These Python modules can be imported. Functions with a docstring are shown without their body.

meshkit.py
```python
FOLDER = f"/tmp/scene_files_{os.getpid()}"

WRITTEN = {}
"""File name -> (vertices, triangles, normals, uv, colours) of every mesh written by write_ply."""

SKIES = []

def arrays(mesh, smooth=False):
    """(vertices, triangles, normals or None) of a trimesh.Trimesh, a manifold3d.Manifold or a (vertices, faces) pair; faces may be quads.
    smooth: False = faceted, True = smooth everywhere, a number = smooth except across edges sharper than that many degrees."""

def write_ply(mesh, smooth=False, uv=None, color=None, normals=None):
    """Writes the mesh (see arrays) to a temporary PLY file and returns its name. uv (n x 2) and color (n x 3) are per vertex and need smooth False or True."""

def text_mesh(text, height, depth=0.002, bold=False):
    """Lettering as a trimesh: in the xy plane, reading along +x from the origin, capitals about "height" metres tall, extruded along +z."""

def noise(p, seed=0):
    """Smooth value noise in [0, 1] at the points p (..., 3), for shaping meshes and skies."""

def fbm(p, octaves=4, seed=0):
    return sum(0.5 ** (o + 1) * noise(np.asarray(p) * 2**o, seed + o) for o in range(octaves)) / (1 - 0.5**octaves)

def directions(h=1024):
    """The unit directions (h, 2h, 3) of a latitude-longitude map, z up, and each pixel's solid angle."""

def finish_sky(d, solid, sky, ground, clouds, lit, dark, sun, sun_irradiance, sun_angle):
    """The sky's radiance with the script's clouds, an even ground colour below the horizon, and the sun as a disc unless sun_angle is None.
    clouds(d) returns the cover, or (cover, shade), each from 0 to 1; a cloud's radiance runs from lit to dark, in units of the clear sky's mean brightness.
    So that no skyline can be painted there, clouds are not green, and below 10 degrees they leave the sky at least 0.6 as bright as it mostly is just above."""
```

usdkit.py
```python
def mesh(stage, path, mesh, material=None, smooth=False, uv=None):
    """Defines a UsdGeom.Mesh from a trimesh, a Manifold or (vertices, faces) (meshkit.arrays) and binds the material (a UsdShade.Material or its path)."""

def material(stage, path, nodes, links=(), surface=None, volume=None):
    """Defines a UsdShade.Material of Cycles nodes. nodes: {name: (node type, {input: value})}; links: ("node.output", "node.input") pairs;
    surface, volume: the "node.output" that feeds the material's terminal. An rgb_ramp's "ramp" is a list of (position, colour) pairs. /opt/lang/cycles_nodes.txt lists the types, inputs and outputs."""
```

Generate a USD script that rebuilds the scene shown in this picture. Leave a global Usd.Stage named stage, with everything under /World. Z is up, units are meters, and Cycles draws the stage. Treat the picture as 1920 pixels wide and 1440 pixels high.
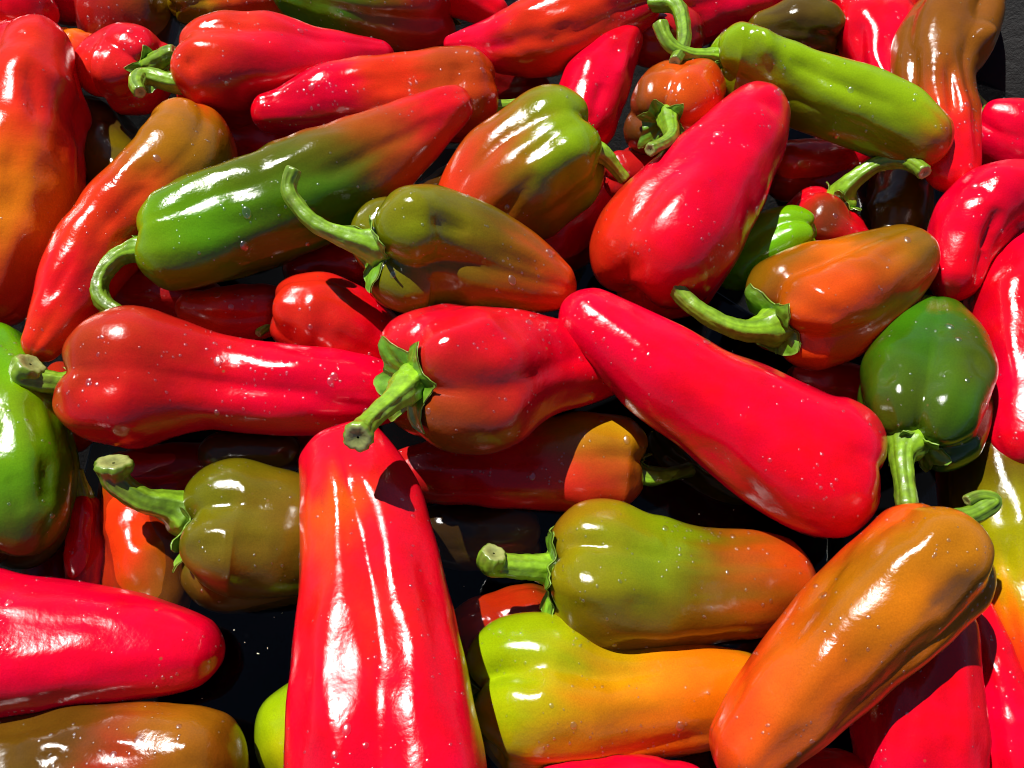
import math, random, json
import numpy as np, trimesh, usdkit, meshkit
from pxr import Usd, UsdGeom, UsdLux, UsdShade, Gf, Sdf, Vt

stage = Usd.Stage.CreateInMemory()
UsdGeom.SetStageUpAxis(stage, UsdGeom.Tokens.z); UsdGeom.SetStageMetersPerUnit(stage, 1.0)
UsdGeom.Xform.Define(stage, '/World'); UsdGeom.Scope.Define(stage, '/World/Looks')

# ---- camera: held over the tub, looking down and away
PITCH, HFOV, CAM_H = 63.0, 62.0, 0.385
cam = UsdGeom.Camera.Define(stage, '/World/camera')
cam.CreateHorizontalApertureAttr(36.0); cam.CreateVerticalApertureAttr(27.0)
cam.CreateFocalLengthAttr(18.0 / math.tan(math.radians(HFOV / 2)))
cam.CreateClippingRangeAttr(Gf.Vec2f(0.01, 200))
UsdGeom.Xformable(cam).AddTranslateOp().Set(Gf.Vec3d(0, 0, CAM_H))
UsdGeom.Xformable(cam).AddRotateXOp().Set(90.0 - PITCH)
EXPOSURE = 0.45
cam.CreateExposureAttr(EXPOSURE)

# ---- sun and sky
SUN_EL, SUN_AZ = math.radians(57), math.radians(-35)      # azimuth from +y (away from the viewer) towards +x
sd = np.array([math.sin(SUN_AZ) * math.cos(SUN_EL), math.cos(SUN_AZ) * math.cos(SUN_EL), math.sin(SUN_EL)])
sun = UsdLux.DistantLight.Define(stage, '/World/sun')
sun.CreateIntensityAttr(1.25); sun.CreateAngleAttr(0.5); sun.CreateNormalizeAttr(True); sun.CreateColorAttr(Gf.Vec3f(1, .97, .91))
m4 = Gf.Matrix4d().SetRotate(Gf.Rotation(Gf.Vec3d(0, 0, 1), Gf.Vec3d(*sd)))
UsdGeom.Xformable(sun).AddTransformOp().Set(m4)
sky = UsdLux.DomeLight.Define(stage, '/World/sky')
sky_m = usdkit.material(stage, '/World/Looks/sky', {
    'sky': ('sky_texture', {'sky_type': 'single_scattering', 'sun_disc': False, 'aerosol_density': .15, 'air_density': .55, 'sun_elevation': SUN_EL, 'sun_rotation': math.atan2(sd[0], sd[1])}),
    'bg': ('background_shader', {'strength': 0.058})}, [('sky.color', 'bg.color')], surface='bg.background')
UsdShade.MaterialBindingAPI.Apply(sky.GetPrim()).Bind(sky_m)
sky.GetPrim().SetCustomDataByKey('kind', 'structure')

used = {}
def numbered(path):
    k = used.get(path, -1) + 1; used[path] = k
    return path if k == 0 else f'{path}_{k:03d}'
def obj(name, mesh, mat, parent=None, smooth=False):
    path = numbered((str(parent.GetPath()) if parent else '/World') + '/' + name)
    return usdkit.mesh(stage, path, mesh, mat, smooth=smooth).GetPrim()
def tag(o, label=None, cat=None, group=None, kind=None):
    for k, v in (('label', label), ('category', cat), ('group', group), ('kind', kind)):
        if v: o.SetCustomDataByKey(k, v)
def paint(prim, col):
    pv = UsdGeom.PrimvarsAPI(prim).CreatePrimvar('skin', Sdf.ValueTypeNames.Color3fArray, 'vertex')
    pv.Set(Vt.Vec3fArray.FromNumpy(np.asarray(col, np.float32)))

# ---- materials
SKIN = usdkit.material(stage, '/World/Looks/pepper_skin', {
    'a': ('attribute', {'attribute': 'skin'}), 'tc': ('geometry', {}),
    'n1': ('noise_texture', {'scale': 95.0, 'detail': 3.0, 'roughness': .55}),
    'n2': ('noise_texture', {'scale': 560.0, 'detail': 4.0, 'roughness': .6}),
    'n3': ('noise_texture', {'scale': 38.0, 'detail': 2.0}),
    'hr': ('map_range', {'from_min': .35, 'from_max': .65, 'to_min': .4992, 'to_max': .5010}),
    'vr': ('map_range', {'from_min': .3, 'from_max': .7, 'to_min': .82, 'to_max': 1.1}),
    'hs': ('hsv', {'saturation': 1.0, 'fac': 1.0}),
    'n4': ('noise_texture', {'scale': 1500.0, 'detail': 2.0}), 'pr': ('map_range', {'from_min': .35, 'from_max': .65, 'to_min': .93, 'to_max': 1.06}), 'hp': ('hsv', {'saturation': 1.0}),
    'vo': ('voronoi_texture', {'scale': 75.0}), 'lt': ('map_range', {'from_min': .03, 'from_max': .07, 'to_min': .7, 'to_max': .0, 'clamp': True}),
    'gn': ('noise_texture', {'scale': 23.0, 'detail': 1.0}), 'gt': ('map_range', {'from_min': .58, 'from_max': .62, 'to_min': .0, 'to_max': 1.0, 'clamp': True}), 'sm': ('math', {'math_type': 'multiply'}),
    'sp': ('mix_color', {'b': (.20, .10, .03)}),
    'rr': ('map_range', {'from_min': .35, 'from_max': .65, 'to_min': .20, 'to_max': .31}),
    'cr': ('map_range', {'from_min': .4, 'from_max': .62, 'to_min': .02, 'to_max': .11}),
    'b1': ('bump', {'strength': .34, 'distance': .0012}),
    'b2': ('bump', {'strength': .15, 'distance': .0006}),
    'p': ('principled_bsdf', {'specular_ior_level': .0, 'roughness': .6, 'coat_weight': .22, 'coat_ior': 1.4}),
    'fr': ('fresnel', {'IOR': 1.43}), 'gl': ('glossy_bsdf', {'distribution': 'beckmann', 'color': (1, 1, 1)}), 'mx': ('mix_closure', {}),
}, [('tc.position', 'n1.vector'), ('tc.position', 'n2.vector'), ('tc.position', 'n3.vector'),
    ('n1.fac', 'hr.value'), ('n3.fac', 'vr.value'), ('hr.result', 'hs.hue'), ('vr.result', 'hs.value'), ('a.color', 'hs.color'), ('tc.position', 'n4.vector'), ('n4.fac', 'pr.value'), ('pr.result', 'hp.value'), ('hs.color', 'hp.color'),
    ('tc.position', 'vo.vector'), ('vo.distance', 'lt.value'), ('tc.position', 'gn.vector'), ('gn.fac', 'gt.value'), ('lt.result', 'sm.value1'), ('gt.result', 'sm.value2'),
    ('sm.value', 'sp.fac'), ('hp.color', 'sp.a'), ('sp.result', 'p.base_color'),
    ('n3.fac', 'rr.value'), ('rr.result', 'gl.roughness'), ('b2.normal', 'gl.normal'), ('b2.normal', 'fr.normal'), ('fr.fac', 'mx.fac'), ('p.BSDF', 'mx.closure1'), ('gl.BSDF', 'mx.closure2'), ('n1.fac', 'cr.value'), ('cr.result', 'p.coat_roughness'),
    ('n1.fac', 'b1.height'), ('n2.fac', 'b2.height'), ('b1.normal', 'b2.normal'), ('b2.normal', 'p.normal'), ('b1.normal', 'p.coat_normal')], surface='mx.closure')
STEM = usdkit.material(stage, '/World/Looks/stem_green', {
    'a': ('attribute', {'attribute': 'skin'}), 'tc': ('geometry', {}),
    'n1': ('noise_texture', {'scale': 260.0, 'detail': 4.0}), 'n2': ('noise_texture', {'scale': 900.0, 'detail': 3.0}),
    'vr': ('map_range', {'from_min': .3, 'from_max': .7, 'to_min': .68, 'to_max': 1.2}),
    'hs': ('hsv', {'hue': .5, 'saturation': 1.0}),
    'b1': ('bump', {'strength': .4, 'distance': .0008}), 'b2': ('bump', {'strength': .2, 'distance': .0003}),
    'p': ('principled_bsdf', {'roughness': .34, 'coat_weight': .4, 'coat_roughness': .12})},
    [('tc.position', 'n1.vector'), ('tc.position', 'n2.vector'), ('n1.fac', 'vr.value'), ('vr.result', 'hs.value'), ('a.color', 'hs.color'), ('hs.color', 'p.base_color'),
     ('n1.fac', 'b1.height'), ('n2.fac', 'b2.height'), ('b1.normal', 'b2.normal'), ('b2.normal', 'p.normal')], surface='p.BSDF')
DROP = usdkit.material(stage, '/World/Looks/water_drop', {
    'f': ('fresnel', {'IOR': 1.33}), 't': ('transparent_bsdf', {'color': (.97, .97, .97)}), 'g': ('glossy_bsdf', {'roughness': .24}), 'ge': ('geometry', {}),
    'ff': ('math', {'math_type': 'subtract', 'value1': 1.0}), 'fm': ('math', {'math_type': 'multiply'}), 'cl': ('math', {'math_type': 'minimum', 'value2': .5}), 'ad': ('math', {'math_type': 'add', 'value2': .18}),
    'mx': ('mix_closure', {})}, [('ge.backfacing', 'ff.value2'), ('ff.value', 'fm.value1'), ('f.fac', 'ad.value1'), ('ad.value', 'fm.value2'), ('fm.value', 'cl.value1'), ('cl.value', 'mx.fac'), ('t.BSDF', 'mx.closure1'), ('g.BSDF', 'mx.closure2')], surface='mx.closure')
WATER = usdkit.material(stage, '/World/Looks/rinse_water', {
    'tc': ('geometry', {}), 'n': ('noise_texture', {'scale': 26.0, 'detail': 2.0, 'roughness': .4}), 'b': ('bump', {'strength': .06, 'distance': .003}), 'ff': ('math', {'math_type': 'subtract', 'value1': 1.0}), 'fm': ('math', {'math_type': 'multiply'}),
    'f': ('fresnel', {'IOR': 1.33}), 't': ('transparent_bsdf', {'color': (.72, .73, .74)}), 'g': ('glossy_bsdf', {'roughness': .0}),
    'mx': ('mix_closure', {})}, [('tc.position', 'n.vector'), ('n.fac', 'b.height'), ('b.normal', 'f.normal'), ('b.normal', 'g.normal'), ('tc.backfacing', 'ff.value2'), ('ff.value', 'fm.value1'), ('f.fac', 'fm.value2'), ('fm.value', 'mx.fac'), ('t.BSDF', 'mx.closure1'), ('g.BSDF', 'mx.closure2')], surface='mx.closure')
TUB = usdkit.material(stage, '/World/Looks/black_plastic', {
    'tc': ('geometry', {}), 'n': ('noise_texture', {'scale': 160.0, 'detail': 6.0, 'roughness': .7}), 'n2': ('noise_texture', {'scale': 14.0, 'detail': 4.0}),
    'c': ('rgb_ramp', {'ramp': [(.3, (.0015, .0015, .002)), (.7, (.005, .005, .0055))]}),
    'b': ('bump', {'strength': .6, 'distance': .001}),
    'p': ('principled_bsdf', {'roughness': .6, 'specular_ior_level': .0})}, [('tc.position', 'n.vector'), ('tc.position', 'n2.vector'), ('n2.fac', 'c.fac'), ('c.color', 'p.base_color'), ('n.fac', 'b.height'), ('b.normal', 'p.normal')], surface='p.BSDF')

WALL = usdkit.material(stage, '/World/Looks/scuffed_plastic', {
    'tc': ('geometry', {}), 'n': ('noise_texture', {'scale': 210.0, 'detail': 6.0, 'roughness': .75}), 'n2': ('noise_texture', {'scale': 22.0, 'detail': 5.0}),
    'c': ('rgb_ramp', {'ramp': [(.35, (.002, .002, .002)), (.65, (.011, .010, .010))]}),
    'b': ('bump', {'strength': .9, 'distance': .0015}),
    'p': ('principled_bsdf', {'roughness': .6, 'specular_ior_level': .3})}, [('tc.position', 'n.vector'), ('tc.position', 'n2.vector'), ('n2.fac', 'c.fac'), ('c.color', 'p.base_color'), ('n.fac', 'b.height'), ('b.normal', 'p.normal')], surface='p.BSDF')

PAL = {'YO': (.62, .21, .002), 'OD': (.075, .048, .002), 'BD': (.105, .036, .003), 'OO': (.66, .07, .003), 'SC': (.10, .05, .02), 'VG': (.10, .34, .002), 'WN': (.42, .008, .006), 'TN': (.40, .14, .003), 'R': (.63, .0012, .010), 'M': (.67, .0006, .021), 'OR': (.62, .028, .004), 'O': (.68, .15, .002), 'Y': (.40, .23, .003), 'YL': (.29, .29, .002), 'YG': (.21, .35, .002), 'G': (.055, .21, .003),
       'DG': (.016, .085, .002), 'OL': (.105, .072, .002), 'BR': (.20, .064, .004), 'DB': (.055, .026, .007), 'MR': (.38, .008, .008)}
GROUP = 'ripening peppers heaped in the tub of water'

# ---- shapes
def catmull(t, y, q):
    """monotone cubic through the stations, column by column"""
    from scipy.interpolate import PchipInterpolator
    return PchipInterpolator(t, y, axis=0)(q)

def spine(stations, n):
    st = np.asarray(stations, float)
    seg = np.linalg.norm(np.diff(st[:, :3], axis=0), axis=1)
    t = np.concatenate([[0], np.cumsum(seg)])
    from scipy.interpolate import CubicSpline
    L = t[-1]
    pos = CubicSpline(t, st[:, :3], bc_type='natural')
    rad = lambda q: catmull(t, st[:, 3], q)
    return L, pos, rad

def frames(pts, up=(0, 0, 1.0)):
    T = np.gradient(pts, axis=0)
    T /= np.linalg.norm(T, axis=1, keepdims=True)
    N = np.zeros_like(T)
    u = np.asarray(up, float)
    n = u - T[0] * (u @ T[0])
    if np.linalg.norm(n) < .15:
        n = np.array([0, 1.0, 0]) - T[0] * T[0][1]
    n /= np.linalg.norm(n)
    for i in range(len(T)):
        n = n - T[i] * (n @ T[i]); n /= np.linalg.norm(n)
        N[i] = n
    return T, N, np.cross(T, N)

def grid_faces(nr, nt):
    i, j = np.meshgrid(np.arange(nr - 1), np.arange(nt), indexing='ij')
    a = i * nt + j; b = i * nt + (j + 1) % nt
    c = b + nt; d = a + nt
    return np.concatenate([np.stack([a, b, c], -1).reshape(-1, 3), np.stack([a, c, d], -1).reshape(-1, 3)])

def shoulder(R, cap, phi):
    """profile of the stem end: radial, axial; the middle sinks in a dimple"""
    r = R * (.52 + .48 * np.sin(phi))
    a = cap * (1 - np.cos(phi)) * np.where(phi < 0, .75, 1)
    return r, a

def body(stations, lobe, seed, tip=.9, feats=(), nr=84, nt=76):
    """a pepper's body: lobed shoulders round a dimple, a belly, a blunt tip; (vertices, faces)"""
    L, pos, rad = spine(stations, nr)
    n, ph, amp = lobe
    R0 = float(rad(0)); Rt = float(rad(L)) * tip
    cap = min(.62 * R0, .25 * L)
    # rows: stem-end cap by angle, then along the length, then the tip cap
    phi = np.linspace(-np.pi / 2, np.pi / 2, 22)
    ct = max(min(Rt, .4 * L), 1e-4)
    mid = np.linspace(cap, L - ct, nr - 22 - 14)[1:]
    tc = np.linspace(0, np.pi / 2, 15)[1:]
    s = np.concatenate([np.clip(cap * (1 - np.cos(phi)) * np.where(phi < 0, .75, 1), 0, None), mid, L - ct + ct * np.sin(tc)])
    Rn = rad(np.clip(s, 0, L))
    Rc = float(rad(cap))
    f = np.ones(len(s)); Rn = np.where(np.arange(len(s)) < 22, Rn + (Rc - Rn) * .6 * np.clip(1 - s / cap, 0, 1), Rn); f[:22] = .52 + .48 * np.sin(phi)
    f[-14:] = np.cos(tc) ** .9
    fine = np.linspace(0, L, 160)
    T, N, B = frames(pos(fine))
    ip = lambda A: np.stack([np.interp(s, fine, A[:, k]) for k in range(3)], 1)
    T, N, B = ip(T), ip(N), ip(B)
    C = pos(s)
    th = np.linspace(0, 2 * np.pi, nt, endpoint=False)
    u = s / L
    tw = (.5 * np.sin(seed * 2.1) * u)[:, None]
    th2 = th[None] - ph * 2 * np.pi / n - tw
    lob = np.abs(np.cos(n * th2 / 2)) ** .75
    lob = .75 * lob + .25 * np.abs(np.cos(n * th2 / 2 + .35 * np.sin(th + seed)[None]))
    fall = np.clip(1.15 - u, .34, 1) ** 1.2
    A = 1.3 * amp * fall
    rr = 1 + A[:, None] * (lob - .80) * 1.6
    rr = rr * (1 + .05 * np.cos(2 * (th - seed * 1.3)) - .02)[None]
    wv = meshkit.fbm(np.stack([u * L / max(Rc, 1e-6) * 1.1 + seed * 3.7, 0 * u, 0 * u], -1), 2, seed + 40) - .5
    rr = rr + (.12 * wv)[:, None] * (1 + .5 * np.cos(th - seed))[None]
    P3 = np.stack([np.cos(th)[None] * 1.1 + 0 * u[:, None] + seed * 7.1, np.sin(th)[None] * 1.1 + 0 * u[:, None], (u * L / max(Rc, 1e-6) * .42)[:, None] + 0 * th[None]], -1)
    rr = rr + .18 * (meshkit.fbm(P3, 3, seed) - .5)
    P4 = np.stack([np.cos(th)[None] * 2.6 + 0 * u[:, None], np.sin(th)[None] * 2.6 + seed + 0 * u[:, None], (u * L / max(Rc, 1e-6) * .5)[:, None] + 0 * th[None]], -1)
    rr = rr + .11 * (meshkit.noise(P4, seed + 5) - .5)
    P5 = np.stack([np.cos(th)[None] * 3.2 + 0 * u[:, None], np.sin(th)[None] * 3.2 + seed + 0 * u[:, None], (u * L / max(Rc, 1e-6) * 2.4)[:, None] + 0 * th[None]], -1)
    rr = rr + .030 * (meshkit.noise(P5, seed + 9) - .5)
    rad_ = (Rn * f)[:, None] * rr
    # lobes stand forward at the shoulder, valleys run back into the dimple
    sh = np.zeros(len(s)); sh[:22] = np.sin((phi + np.pi / 2) / 2) * np.cos(phi) ** 2; sh[22:30] = 0
    ax = -sh[:, None] * Rc * amp * 2.0 * (lob - .55)
    V = C[:, None] + T[:, None] * ax[..., None] + N[:, None] * (rad_ * np.cos(th))[..., None] + B[:, None] * (rad_ * np.sin(th))[..., None]
    V = V.reshape(-1, 3)
    F = grid_faces(len(s), nt)
    for x0, y0, z0, x1, y1, z1, w, d in feats:           # creases, dents and bulges along short lines on the skin
        a, b = np.array([x0, y0, z0]), np.array([x1, y1, z1])
        t = np.clip((V - a) @ (b - a) / max(((b - a) ** 2).sum(), 1e-10), 0, 1)[:, None]
        fade = 1 - .75 * (2 * t - 1) ** 4 if np.linalg.norm(b - a) > 1.5 * w else 1
        g = fade * np.exp(-((V - a - t * (b - a)) ** 2).sum(1) / (w * w))[:, None]
        away = V - C.repeat(nt, 0)
        away = away / np.maximum(np.linalg.norm(away, axis=1, keepdims=True), 1e-9)
        V = V + away * g * d
    return V, F, dict(C=C[0], T=T[0], N=N[0], B=B[0], R=Rc, cap=cap, nt=nt, ph=ph, n=n, u=np.repeat(u, nt), th=np.tile(th, len(s)), axis=T.repeat(nt, 0))

# name, label, (lobes, turn, depth), tip, stations (x, y, z, radius), stem stations, calyx radius, skin, skin patches, drops; in tenths of a millimetre
PEPPERS = [
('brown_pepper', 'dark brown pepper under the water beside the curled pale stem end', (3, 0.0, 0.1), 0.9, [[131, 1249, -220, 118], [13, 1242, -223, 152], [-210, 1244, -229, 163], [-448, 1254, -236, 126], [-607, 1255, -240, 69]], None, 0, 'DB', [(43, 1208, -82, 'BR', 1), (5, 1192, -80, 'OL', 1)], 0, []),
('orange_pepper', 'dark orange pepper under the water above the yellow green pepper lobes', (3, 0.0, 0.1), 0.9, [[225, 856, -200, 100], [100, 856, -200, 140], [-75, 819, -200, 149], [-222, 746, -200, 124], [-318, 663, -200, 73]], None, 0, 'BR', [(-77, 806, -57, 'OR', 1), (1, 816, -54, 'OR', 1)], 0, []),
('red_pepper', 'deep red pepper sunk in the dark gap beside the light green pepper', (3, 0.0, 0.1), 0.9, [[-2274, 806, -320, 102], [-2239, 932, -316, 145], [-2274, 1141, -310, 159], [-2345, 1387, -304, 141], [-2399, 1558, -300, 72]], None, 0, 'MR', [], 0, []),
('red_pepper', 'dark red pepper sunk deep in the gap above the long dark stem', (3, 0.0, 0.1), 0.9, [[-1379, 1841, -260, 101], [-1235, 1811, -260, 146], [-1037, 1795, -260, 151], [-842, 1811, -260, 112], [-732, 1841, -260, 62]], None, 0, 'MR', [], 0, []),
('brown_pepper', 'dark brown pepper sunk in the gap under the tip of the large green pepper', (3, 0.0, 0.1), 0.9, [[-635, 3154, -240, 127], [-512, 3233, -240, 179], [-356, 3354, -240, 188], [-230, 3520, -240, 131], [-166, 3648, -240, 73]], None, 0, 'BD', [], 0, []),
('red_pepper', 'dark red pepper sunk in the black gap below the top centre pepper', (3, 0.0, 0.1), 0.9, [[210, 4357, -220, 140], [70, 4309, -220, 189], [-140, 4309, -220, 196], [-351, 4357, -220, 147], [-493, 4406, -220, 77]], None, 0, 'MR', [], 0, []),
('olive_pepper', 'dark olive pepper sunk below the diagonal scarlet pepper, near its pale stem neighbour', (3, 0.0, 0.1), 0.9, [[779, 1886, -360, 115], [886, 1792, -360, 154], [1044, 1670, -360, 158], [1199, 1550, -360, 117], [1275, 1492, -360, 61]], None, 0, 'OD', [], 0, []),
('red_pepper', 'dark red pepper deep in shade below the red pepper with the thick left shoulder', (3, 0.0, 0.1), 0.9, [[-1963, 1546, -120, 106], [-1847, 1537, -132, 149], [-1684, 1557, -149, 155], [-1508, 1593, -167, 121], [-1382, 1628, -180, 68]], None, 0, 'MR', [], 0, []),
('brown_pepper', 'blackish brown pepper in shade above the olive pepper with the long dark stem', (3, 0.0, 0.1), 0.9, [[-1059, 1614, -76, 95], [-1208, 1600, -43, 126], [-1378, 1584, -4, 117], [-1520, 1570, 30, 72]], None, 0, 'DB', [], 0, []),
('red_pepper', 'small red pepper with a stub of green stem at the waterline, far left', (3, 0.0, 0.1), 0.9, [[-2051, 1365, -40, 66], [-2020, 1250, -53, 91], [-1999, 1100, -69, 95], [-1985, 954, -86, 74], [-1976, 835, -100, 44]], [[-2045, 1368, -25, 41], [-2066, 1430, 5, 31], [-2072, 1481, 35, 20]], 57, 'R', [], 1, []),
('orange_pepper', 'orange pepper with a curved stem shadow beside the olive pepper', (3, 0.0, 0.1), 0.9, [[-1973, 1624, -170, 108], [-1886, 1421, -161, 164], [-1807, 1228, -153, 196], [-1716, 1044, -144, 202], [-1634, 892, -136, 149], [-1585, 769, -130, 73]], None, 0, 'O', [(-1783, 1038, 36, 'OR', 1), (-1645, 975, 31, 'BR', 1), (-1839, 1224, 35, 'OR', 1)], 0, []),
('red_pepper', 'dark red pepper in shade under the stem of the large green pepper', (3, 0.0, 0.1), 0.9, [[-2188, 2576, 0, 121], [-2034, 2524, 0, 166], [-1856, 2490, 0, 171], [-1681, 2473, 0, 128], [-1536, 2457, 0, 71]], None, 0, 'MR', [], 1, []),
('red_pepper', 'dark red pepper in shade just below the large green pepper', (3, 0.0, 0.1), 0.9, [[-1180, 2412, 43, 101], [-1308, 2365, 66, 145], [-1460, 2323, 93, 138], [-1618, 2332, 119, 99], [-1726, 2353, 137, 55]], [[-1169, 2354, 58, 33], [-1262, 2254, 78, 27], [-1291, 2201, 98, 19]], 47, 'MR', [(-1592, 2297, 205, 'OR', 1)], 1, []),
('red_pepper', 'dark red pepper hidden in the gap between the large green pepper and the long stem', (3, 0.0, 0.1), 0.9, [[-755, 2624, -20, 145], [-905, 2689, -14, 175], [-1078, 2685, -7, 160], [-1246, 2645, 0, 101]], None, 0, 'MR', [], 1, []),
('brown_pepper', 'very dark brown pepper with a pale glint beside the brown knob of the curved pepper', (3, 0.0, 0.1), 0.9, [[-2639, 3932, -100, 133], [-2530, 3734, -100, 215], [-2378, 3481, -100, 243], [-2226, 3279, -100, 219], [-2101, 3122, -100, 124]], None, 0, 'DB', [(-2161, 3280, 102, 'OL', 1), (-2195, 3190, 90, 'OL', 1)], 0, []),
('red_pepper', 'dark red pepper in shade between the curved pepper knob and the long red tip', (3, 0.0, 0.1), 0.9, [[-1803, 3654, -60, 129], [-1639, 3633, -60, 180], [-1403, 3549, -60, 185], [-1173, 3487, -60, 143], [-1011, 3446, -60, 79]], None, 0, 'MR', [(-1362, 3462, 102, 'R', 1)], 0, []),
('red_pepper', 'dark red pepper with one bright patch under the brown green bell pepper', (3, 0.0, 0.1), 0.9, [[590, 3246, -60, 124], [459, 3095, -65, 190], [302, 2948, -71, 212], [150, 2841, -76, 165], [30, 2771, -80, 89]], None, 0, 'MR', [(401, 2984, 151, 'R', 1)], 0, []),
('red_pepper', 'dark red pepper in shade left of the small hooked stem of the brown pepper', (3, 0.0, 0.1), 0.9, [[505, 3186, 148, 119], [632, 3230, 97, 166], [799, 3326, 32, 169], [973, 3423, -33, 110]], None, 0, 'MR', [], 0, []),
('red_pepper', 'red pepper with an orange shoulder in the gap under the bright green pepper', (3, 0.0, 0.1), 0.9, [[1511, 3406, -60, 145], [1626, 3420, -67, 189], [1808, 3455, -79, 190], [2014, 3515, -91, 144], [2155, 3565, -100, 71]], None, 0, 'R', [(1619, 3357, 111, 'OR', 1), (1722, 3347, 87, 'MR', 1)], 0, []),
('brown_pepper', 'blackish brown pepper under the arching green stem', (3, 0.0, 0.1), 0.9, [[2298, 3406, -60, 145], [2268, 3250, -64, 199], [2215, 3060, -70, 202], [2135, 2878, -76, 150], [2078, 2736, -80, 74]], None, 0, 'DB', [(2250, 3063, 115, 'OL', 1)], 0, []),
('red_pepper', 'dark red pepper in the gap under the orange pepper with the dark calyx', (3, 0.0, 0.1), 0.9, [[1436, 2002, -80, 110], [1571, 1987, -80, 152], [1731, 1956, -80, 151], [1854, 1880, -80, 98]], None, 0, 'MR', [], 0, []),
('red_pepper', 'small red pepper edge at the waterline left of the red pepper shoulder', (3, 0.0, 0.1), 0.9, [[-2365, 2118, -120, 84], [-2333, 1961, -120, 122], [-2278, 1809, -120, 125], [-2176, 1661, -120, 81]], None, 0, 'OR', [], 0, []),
('green_pepper', 'yellow green pepper half hidden left of the big upright red pepper', (3, 0.0, 0.1), 0.9, [[-451, 270, -60, 181], [-610, 290, -55, 260], [-789, 279, -49, 282], [-942, 248, -44, 224], [-1044, 186, -40, 122]], None, 0, 'YL', [(-914, 409, 148, 'YG', 1), (-949, 334, 154, 'YG', 1), (-863, 225, 200, 'Y', 1)], 0, []),
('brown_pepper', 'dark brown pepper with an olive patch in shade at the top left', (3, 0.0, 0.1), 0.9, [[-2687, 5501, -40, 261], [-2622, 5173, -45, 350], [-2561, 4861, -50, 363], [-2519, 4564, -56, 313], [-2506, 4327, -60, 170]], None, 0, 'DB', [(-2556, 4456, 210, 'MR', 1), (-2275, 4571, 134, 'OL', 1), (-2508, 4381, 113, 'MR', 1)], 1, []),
('red_pepper', 'wet red pepper with a jagged white glint at the upper left corner', (3, 0.0, 0.1), 0.9, [[-3313, 4870, -57, 89], [-3147, 4848, -19, 148], [-2892, 4778, 37, 181], [-2648, 4732, 94, 172], [-2445, 4673, 141, 102]], None, 0, 'M', [], 0, []),
('orange_pepper', 'small orange pepper wedged in the upper left corner', (3, 0.0, 0.1), 0.9, [[-2951, 4394, 7, 68], [-2809, 4288, 38, 134], [-2632, 4175, 77, 148], [-2466, 4089, 114, 97]], None, 0, 'O', [(-2561, 4098, 210, 'OR', 1)], 0, []),
('brown_pepper', 'glossy dark brown pepper under the knot of stems near the top', (3, 0.0, 0.1), 0.9, [[960, 4349, -80, 86], [1091, 4270, -86, 130], [1252, 4174, -93, 152], [1408, 4044, -100, 101]], None, 0, 'BR', [], 0, []),
('green_pepper', 'small olive green pepper ridge just behind the bright green pepper', (3, 0.5, 0.12), 0.9, [[1948, 4330, -20, 54], [2083, 4239, -15, 114], [2254, 4093, -8, 133], [2413, 3920, 0, 98]], None, 0, 'G', [(2011, 4198, 66, 'Y', 1)], 1, []),
('red_pepper', 'deep red pepper in the dark gap behind the hooked stems', (3, 0.0, 0.1), 0.9, [[731, 4366, 114, 100], [858, 4293, 116, 165], [1025, 4313, 119, 182], [1194, 4357, 122, 100]], None, 0, 'MR', [], 0, []),
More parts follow.
